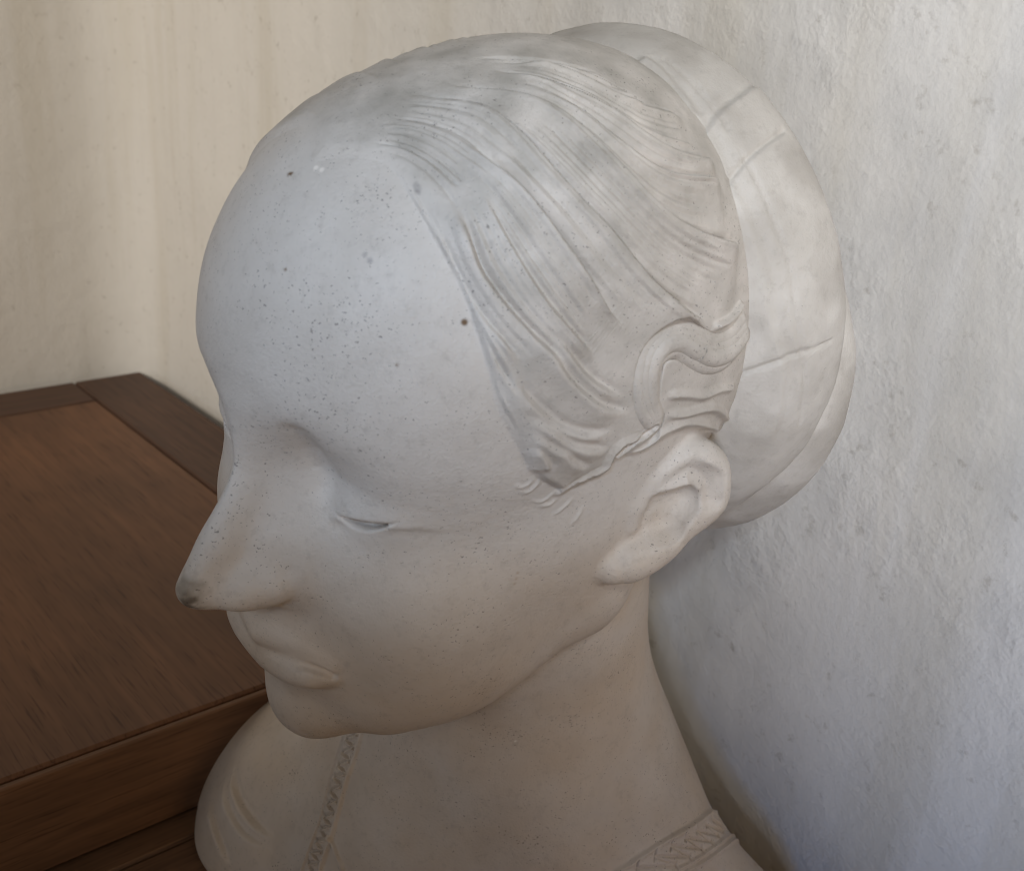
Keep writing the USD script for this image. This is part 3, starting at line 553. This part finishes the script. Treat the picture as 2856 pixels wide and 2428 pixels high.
# ================================================================ wooden base and walls
def box(x0, x1, y0, y1, z0, z1, c=.0015):
    """box with chamfered edges: (vertices, triangles)"""
    import manifold3d as m3
    b = m3.Manifold.cube((x1 - x0 - 2 * c, y1 - y0 - 2 * c, z1 - z0 - 2 * c)).translate((x0 + c, y0 + c, z0 + c))
    pts = []
    P = np.array([(x, y, z) for x in (0, 1) for y in (0, 1) for z in (0, 1)])
    lo, hi = np.array([x0, y0, z0]), np.array([x1, y1, z1])
    for p in P:
        for k in range(3):
            q = np.where(p == 1, hi - c, lo + c).astype(float); q[k] = hi[k] if p[k] else lo[k]; pts.append(q)
    m = m3.Manifold.hull_points(np.array(pts)).to_mesh()
    return np.array(m.vert_properties[:, :3]), np.array(m.tri_verts)
def wood(name, base, dark, axis, seed):
    sc = {"x": (7, 170, 170), "y": (170, 7, 170)}[axis]
    return usdkit.material(stage, "/World/Looks/" + name, {
        "g": ("geometry", {}), "map": ("mapping", {"scale": sc, "location": (seed, seed * .7, seed * .3)}),
        "grain": ("noise_texture", {"scale": 1.0, "detail": 7, "roughness": .68, "distortion": .6}),
        "ramp": ("rgb_ramp", {"ramp": [(.28, dark), (.45, tuple(.5 * (a + b) for a, b in zip(base, dark))), (.58, base), (.80, tuple(1.25 * b for b in base))]}),
        "map2": ("mapping", {"scale": tuple(s * 4.5 for s in sc), "location": (seed, 3, 1)}),
        "pore": ("noise_texture", {"scale": 1.0, "detail": 3, "roughness": .6}),
        "poreR": ("rgb_ramp", {"ramp": [(.30, (.55, .52, .50)), (.45, (1, 1, 1)), (1, (1, 1, 1))]}),
        "blot": ("noise_texture", {"scale": 9, "detail": 3}), "blotR": ("rgb_ramp", {"ramp": [(.3, (.78, .78, .80)), (.7, (1.12, 1.08, 1.04))]}),
        "m1": ("mix", {"mix_type": "multiply", "fac": 1.0}), "m2": ("mix", {"mix_type": "multiply", "fac": 1.0}),
        "bump": ("bump", {"strength": .25, "distance": .0006}),
        "p": ("principled_bsdf", {"roughness": .55, "specular_ior_level": .35}),
    }, [("g.position", "map.vector"), ("map.vector", "grain.vector"), ("grain.fac", "ramp.fac"), ("g.position", "map2.vector"), ("map2.vector", "pore.vector"),
        ("pore.fac", "poreR.fac"), ("g.position", "blot.vector"), ("blot.fac", "blotR.fac"), ("ramp.color", "m1.color1"), ("poreR.color", "m1.color2"),
        ("m1.color", "m2.color1"), ("blotR.color", "m2.color2"), ("m2.color", "p.base_color"), ("grain.fac", "bump.height"), ("bump.normal", "p.normal")], surface="p.BSDF")
W_Y = wood("oak_boards", (.178, .084, .041), (.128, .059, .029), "y", 1.7)
W_Y2 = wood("oak_boards_b", (.168, .079, .039), (.12, .055, .027), "y", 6.1)
W_BX = wood("dark_oak_cross", (.105, .052, .030), (.068, .034, .020), "x", 3.3)
W_BY = wood("dark_oak_long", (.105, .052, .030), (.068, .034, .020), "y", 9.2)
W_F = wood("oak_front", (.20, .105, .056), (.12, .062, .034), "x", 12.4)
TOP = .0583; X1 = .147; Y0, Y1 = .161, .684; XL = -.95
pl_x = UsdGeom.Xform.Define(stage, "/World/wooden_plinth"); pl_x.AddTranslateOp().Set(Gf.Vec3d(0, .42, 0))
tag(pl_x.GetPrim(), "low brown wooden plinth with dark border along the walls behind the bust", "plinth")
def wp(name, b, mat, label=None):
    v_, f_ = b; p = np_mesh("/World/wooden_plinth/" + name, v_ - np.array([0, .42, 0]), f_, mat)
    if label: tag(p, label)
XB, YB = .085, .627
wp("border_board", box(XB + .0008, X1, Y0 + .0046, Y1, .02, TOP), W_BY, "dark border board along the near wall")
wp("border_board_001", box(XL, XB, YB + .0008, Y1, .02, TOP), W_BX, "dark border board along the far wall")
edges = [XB, -.1385, -.362, -.585, XL]
for i in range(4):
    wp("board" if i == 0 else f"board_{i:03d}", box(edges[i + 1] + .0006, edges[i], Y0 + .0046, YB, .022, TOP - .0004 * (i % 2) - .0006), (W_Y, W_Y2)[i % 2])
wp("front_rail", box(XL, X1 - .001, Y0, Y0 + .004, .0015, TOP - .0022, .0008), W_F, "front rail under the edge of the top")
wp("plinth_core", box(XL + .01, X1 - .004, Y0 + .006, Y1 - .003, .001, .0195), W_F)

fl = []
xs = np.arange(-1.56, .163, .19)
M_F1 = wood("floor_oak", (.24, .13, .066), (.15, .08, .042), "x", 21.)
M_F2 = wood("floor_oak_b", (.22, .12, .062), (.14, .074, .04), "x", 27.)
floor = UsdGeom.Xform.Define(stage, "/World/wooden_floor"); tag(floor.GetPrim(), "brown wooden boards under the bust and plinth", kind="structure")
ys = np.arange(-1.5, .71, .137)
for i, y in enumerate(ys[:-1]):
    b = box(-1.9, .162, y + .0006, ys[i + 1] - .0006, -.03, 0.0)
    np_mesh("/World/wooden_floor/" + ("plank" if i == 0 else f"plank_{i:03d}"), b[0], b[1], (M_F1, M_F2)[i % 2])

def plaster(name, a, b, rough_bump, big_bump, streak, far=None):
    """lime plaster; far: the colour it takes towards the corner, where it is older, smoother and creamier"""
    far = far or a
    return usdkit.material(stage, "/World/Looks/" + name, {
        "g": ("geometry", {}),
        "n1": ("noise_texture", {"scale": 5.0, "detail": 6, "roughness": .6}), "r1": ("rgb_ramp", {"ramp": [(.30, b), (.52, a), (.75, tuple(1.05 * x for x in a))]}),
        "map": ("mapping", {"scale": (26, 26, 1.6)}), "n2": ("noise_texture", {"scale": 1.0, "detail": 4, "roughness": .55}),
        "r2": ("rgb_ramp", {"ramp": [(.32, (.86, .83, .76)), (.5, (1, 1, 1)), (.7, (1.05, 1.05, 1.05))]}),
        "m1": ("mix", {"mix_type": "multiply", "fac": streak}),
        "sx": ("separate_xyz", {}), "wob": ("math", {"math_type": "multiply_add", "value2": .35}), "ty": ("map_range", {"range_type": "smoothstep", "from_min": .16, "from_max": .62, "to_min": 0.0, "to_max": 1.0, "clamp": True}),
        "mc": ("mix", {"color2": far}),  "inv": ("math", {"math_type": "multiply_add", "value2": -.8 * rough_bump, "value3": rough_bump}),
        "cw": ("noise_texture", {"scale": 9, "detail": 4}), "cwa": ("vector_math", {"math_type": "multiply_add", "vector2": (.16, .16, .16)}), "cv": ("voronoi_texture", {"feature": "distance_to_edge", "scale": 4.2}),
        "cr": ("map_range", {"from_min": .002, "from_max": .016, "to_min": 1.0, "to_max": 0.0, "clamp": True}), "cm": ("map_range", {"from_min": .63, "from_max": .70, "to_min": 0.0, "to_max": 1.0, "clamp": True}), "cn": ("noise_texture", {"scale": 3.1, "detail": 3}), "cf": ("math", {"math_type": "multiply"}), "h2": ("math", {"math_type": "multiply_add", "value2": -.55}), "cd": ("math", {"math_type": "multiply", "value2": .35}), "m3": ("mix", {"color2": (.36, .33, .30)}),
        "n3": ("noise_texture", {"scale": 120, "detail": 6, "roughness": .66}), "n4": ("noise_texture", {"scale": 480, "detail": 4, "roughness": .6}),
        "n5": ("noise_texture", {"scale": 16, "detail": 5, "roughness": .6}),
        "pr": ("map_range", {"from_min": .50, "from_max": .70, "to_min": 0.0, "to_max": 1.0, "clamp": True}),
        "h0": ("math", {"math_type": "multiply"}), "h1": ("math", {"math_type": "multiply_add", "value2": .22}),
        "b1": ("bump", {"strength": rough_bump, "distance": .0035}), "b2": ("bump", {"strength": big_bump, "distance": .02}),
        "dirt": ("rgb_ramp", {"ramp": [(.27, (.72, .70, .67)), (.40, (1, 1, 1)), (1, (1, 1, 1))]}), "m2": ("mix", {"mix_type": "multiply", "fac": .8}),
        "p": ("principled_bsdf", {"roughness": .85, "specular_ior_level": .2}),
    }, [("g.position", "n1.vector"), ("n1.fac", "r1.fac"), ("g.position", "map.vector"), ("map.vector", "n2.vector"), ("n2.fac", "r2.fac"),
        ("g.position", "sx.vector"), ("n1.fac", "wob.value1"), ("sx.y", "wob.value3"), ("wob.value", "ty.value"), ("ty.result", "mc.fac"), ("r1.color", "mc.color1"), ("ty.result", "inv.value1"), ("inv.value", "b1.strength"),
        ("mc.color", "m1.color1"), ("r2.color", "m1.color2"), ("g.position", "n3.vector"), ("g.position", "n4.vector"), ("g.position", "n5.vector"),
        ("n5.fac", "pr.value"), ("n3.fac", "h0.value1"), ("pr.result", "h0.value2"), ("n4.fac", "h1.value1"), ("h0.value", "h1.value3"),
        ("n5.fac", "b2.height"), ("g.position", "cw.vector"), ("cw.color", "cwa.vector1"), ("g.position", "cwa.vector3"), ("cwa.vector", "cv.vector"), ("cv.distance", "cr.value"), ("g.position", "cn.vector"), ("cn.fac", "cm.value"), ("cr.result", "cf.value1"), ("cm.result", "cf.value2"), ("cf.value", "h2.value1"), ("h1.value", "h2.value3"), ("h2.value", "b1.height"), ("cf.value", "cd.value1"), ("cd.value", "m3.fac"), ("m2.color", "m3.color1"), ("b2.normal", "b1.normal"), ("b1.normal", "p.normal"),
        ("n3.fac", "dirt.fac"), ("m1.color", "m2.color1"), ("dirt.color", "m2.color2"), ("m3.color", "p.base_color")], surface="p.BSDF")
P1 = plaster("rough_plaster", (.65, .625, .585), (.47, .46, .445), .30, .14, .6, (.68, .645, .585))
def wall(name, path, z0, z1, nv, mat, label, amp):
    """plaster wall along a path of (x, y), the room on its left"""
    import meshkit
    path = np.array(path); sgm = np.r_[0, np.cumsum(np.linalg.norm(np.diff(path, axis=0), axis=1))]
    t = np.arange(0, sgm[-1], .0125); xy = np.stack([np.interp(t, sgm, path[:, k]) for k in range(2)], 1)
    tan = np.gradient(xy, axis=0); tan /= np.linalg.norm(tan, axis=1, keepdims=True)
    nr = np.stack([-tan[:, 1], tan[:, 0]], 1)
    z = np.linspace(z0, z1, nv)
    p = np.concatenate([np.repeat(xy[:, None], nv, 1), np.broadcast_to(z[None, :, None], (len(xy), nv, 1))], 2)
    o = (meshkit.fbm(p * 6, 3, 2) - .5) * amp + (meshkit.fbm(p * np.array([22, 22, 14]), 2, 8) - .5) * amp * .35
    p[..., :2] += o[..., None] * nr[:, None]
    nu = len(xy); i = np.arange(nu * nv).reshape(nu, nv); q = np.stack([i[:-1, :-1], i[1:, :-1], i[1:, 1:], i[:-1, 1:]], -1).reshape(-1, 4)
    P = p.reshape(-1, 3); fn = np.cross(P[q[0, 1]] - P[q[0, 0]], P[q[0, 2]] - P[q[0, 0]])
    if fn[:2] @ nr[0] < 0: q = q[:, ::-1]
    tri = np.vstack([q[:, :3], q[:, [0, 2, 3]]])
    tag(np_mesh("/World/" + name, P, tri, mat, vnormals(P, tri)), label, kind="structure")
CR_ = .05
arc = [(.163 - CR_ + CR_ * math.cos(a), .70 - CR_ + CR_ * math.sin(a)) for a in np.linspace(0, math.pi / 2, 14)]
wall("wall", [(.163, -1.5)] + arc + [(-1.9, .70)], -.03, 2.1, 170, P1, "worn lime plaster walls, grey behind the cap, cream behind the plinth", .005)
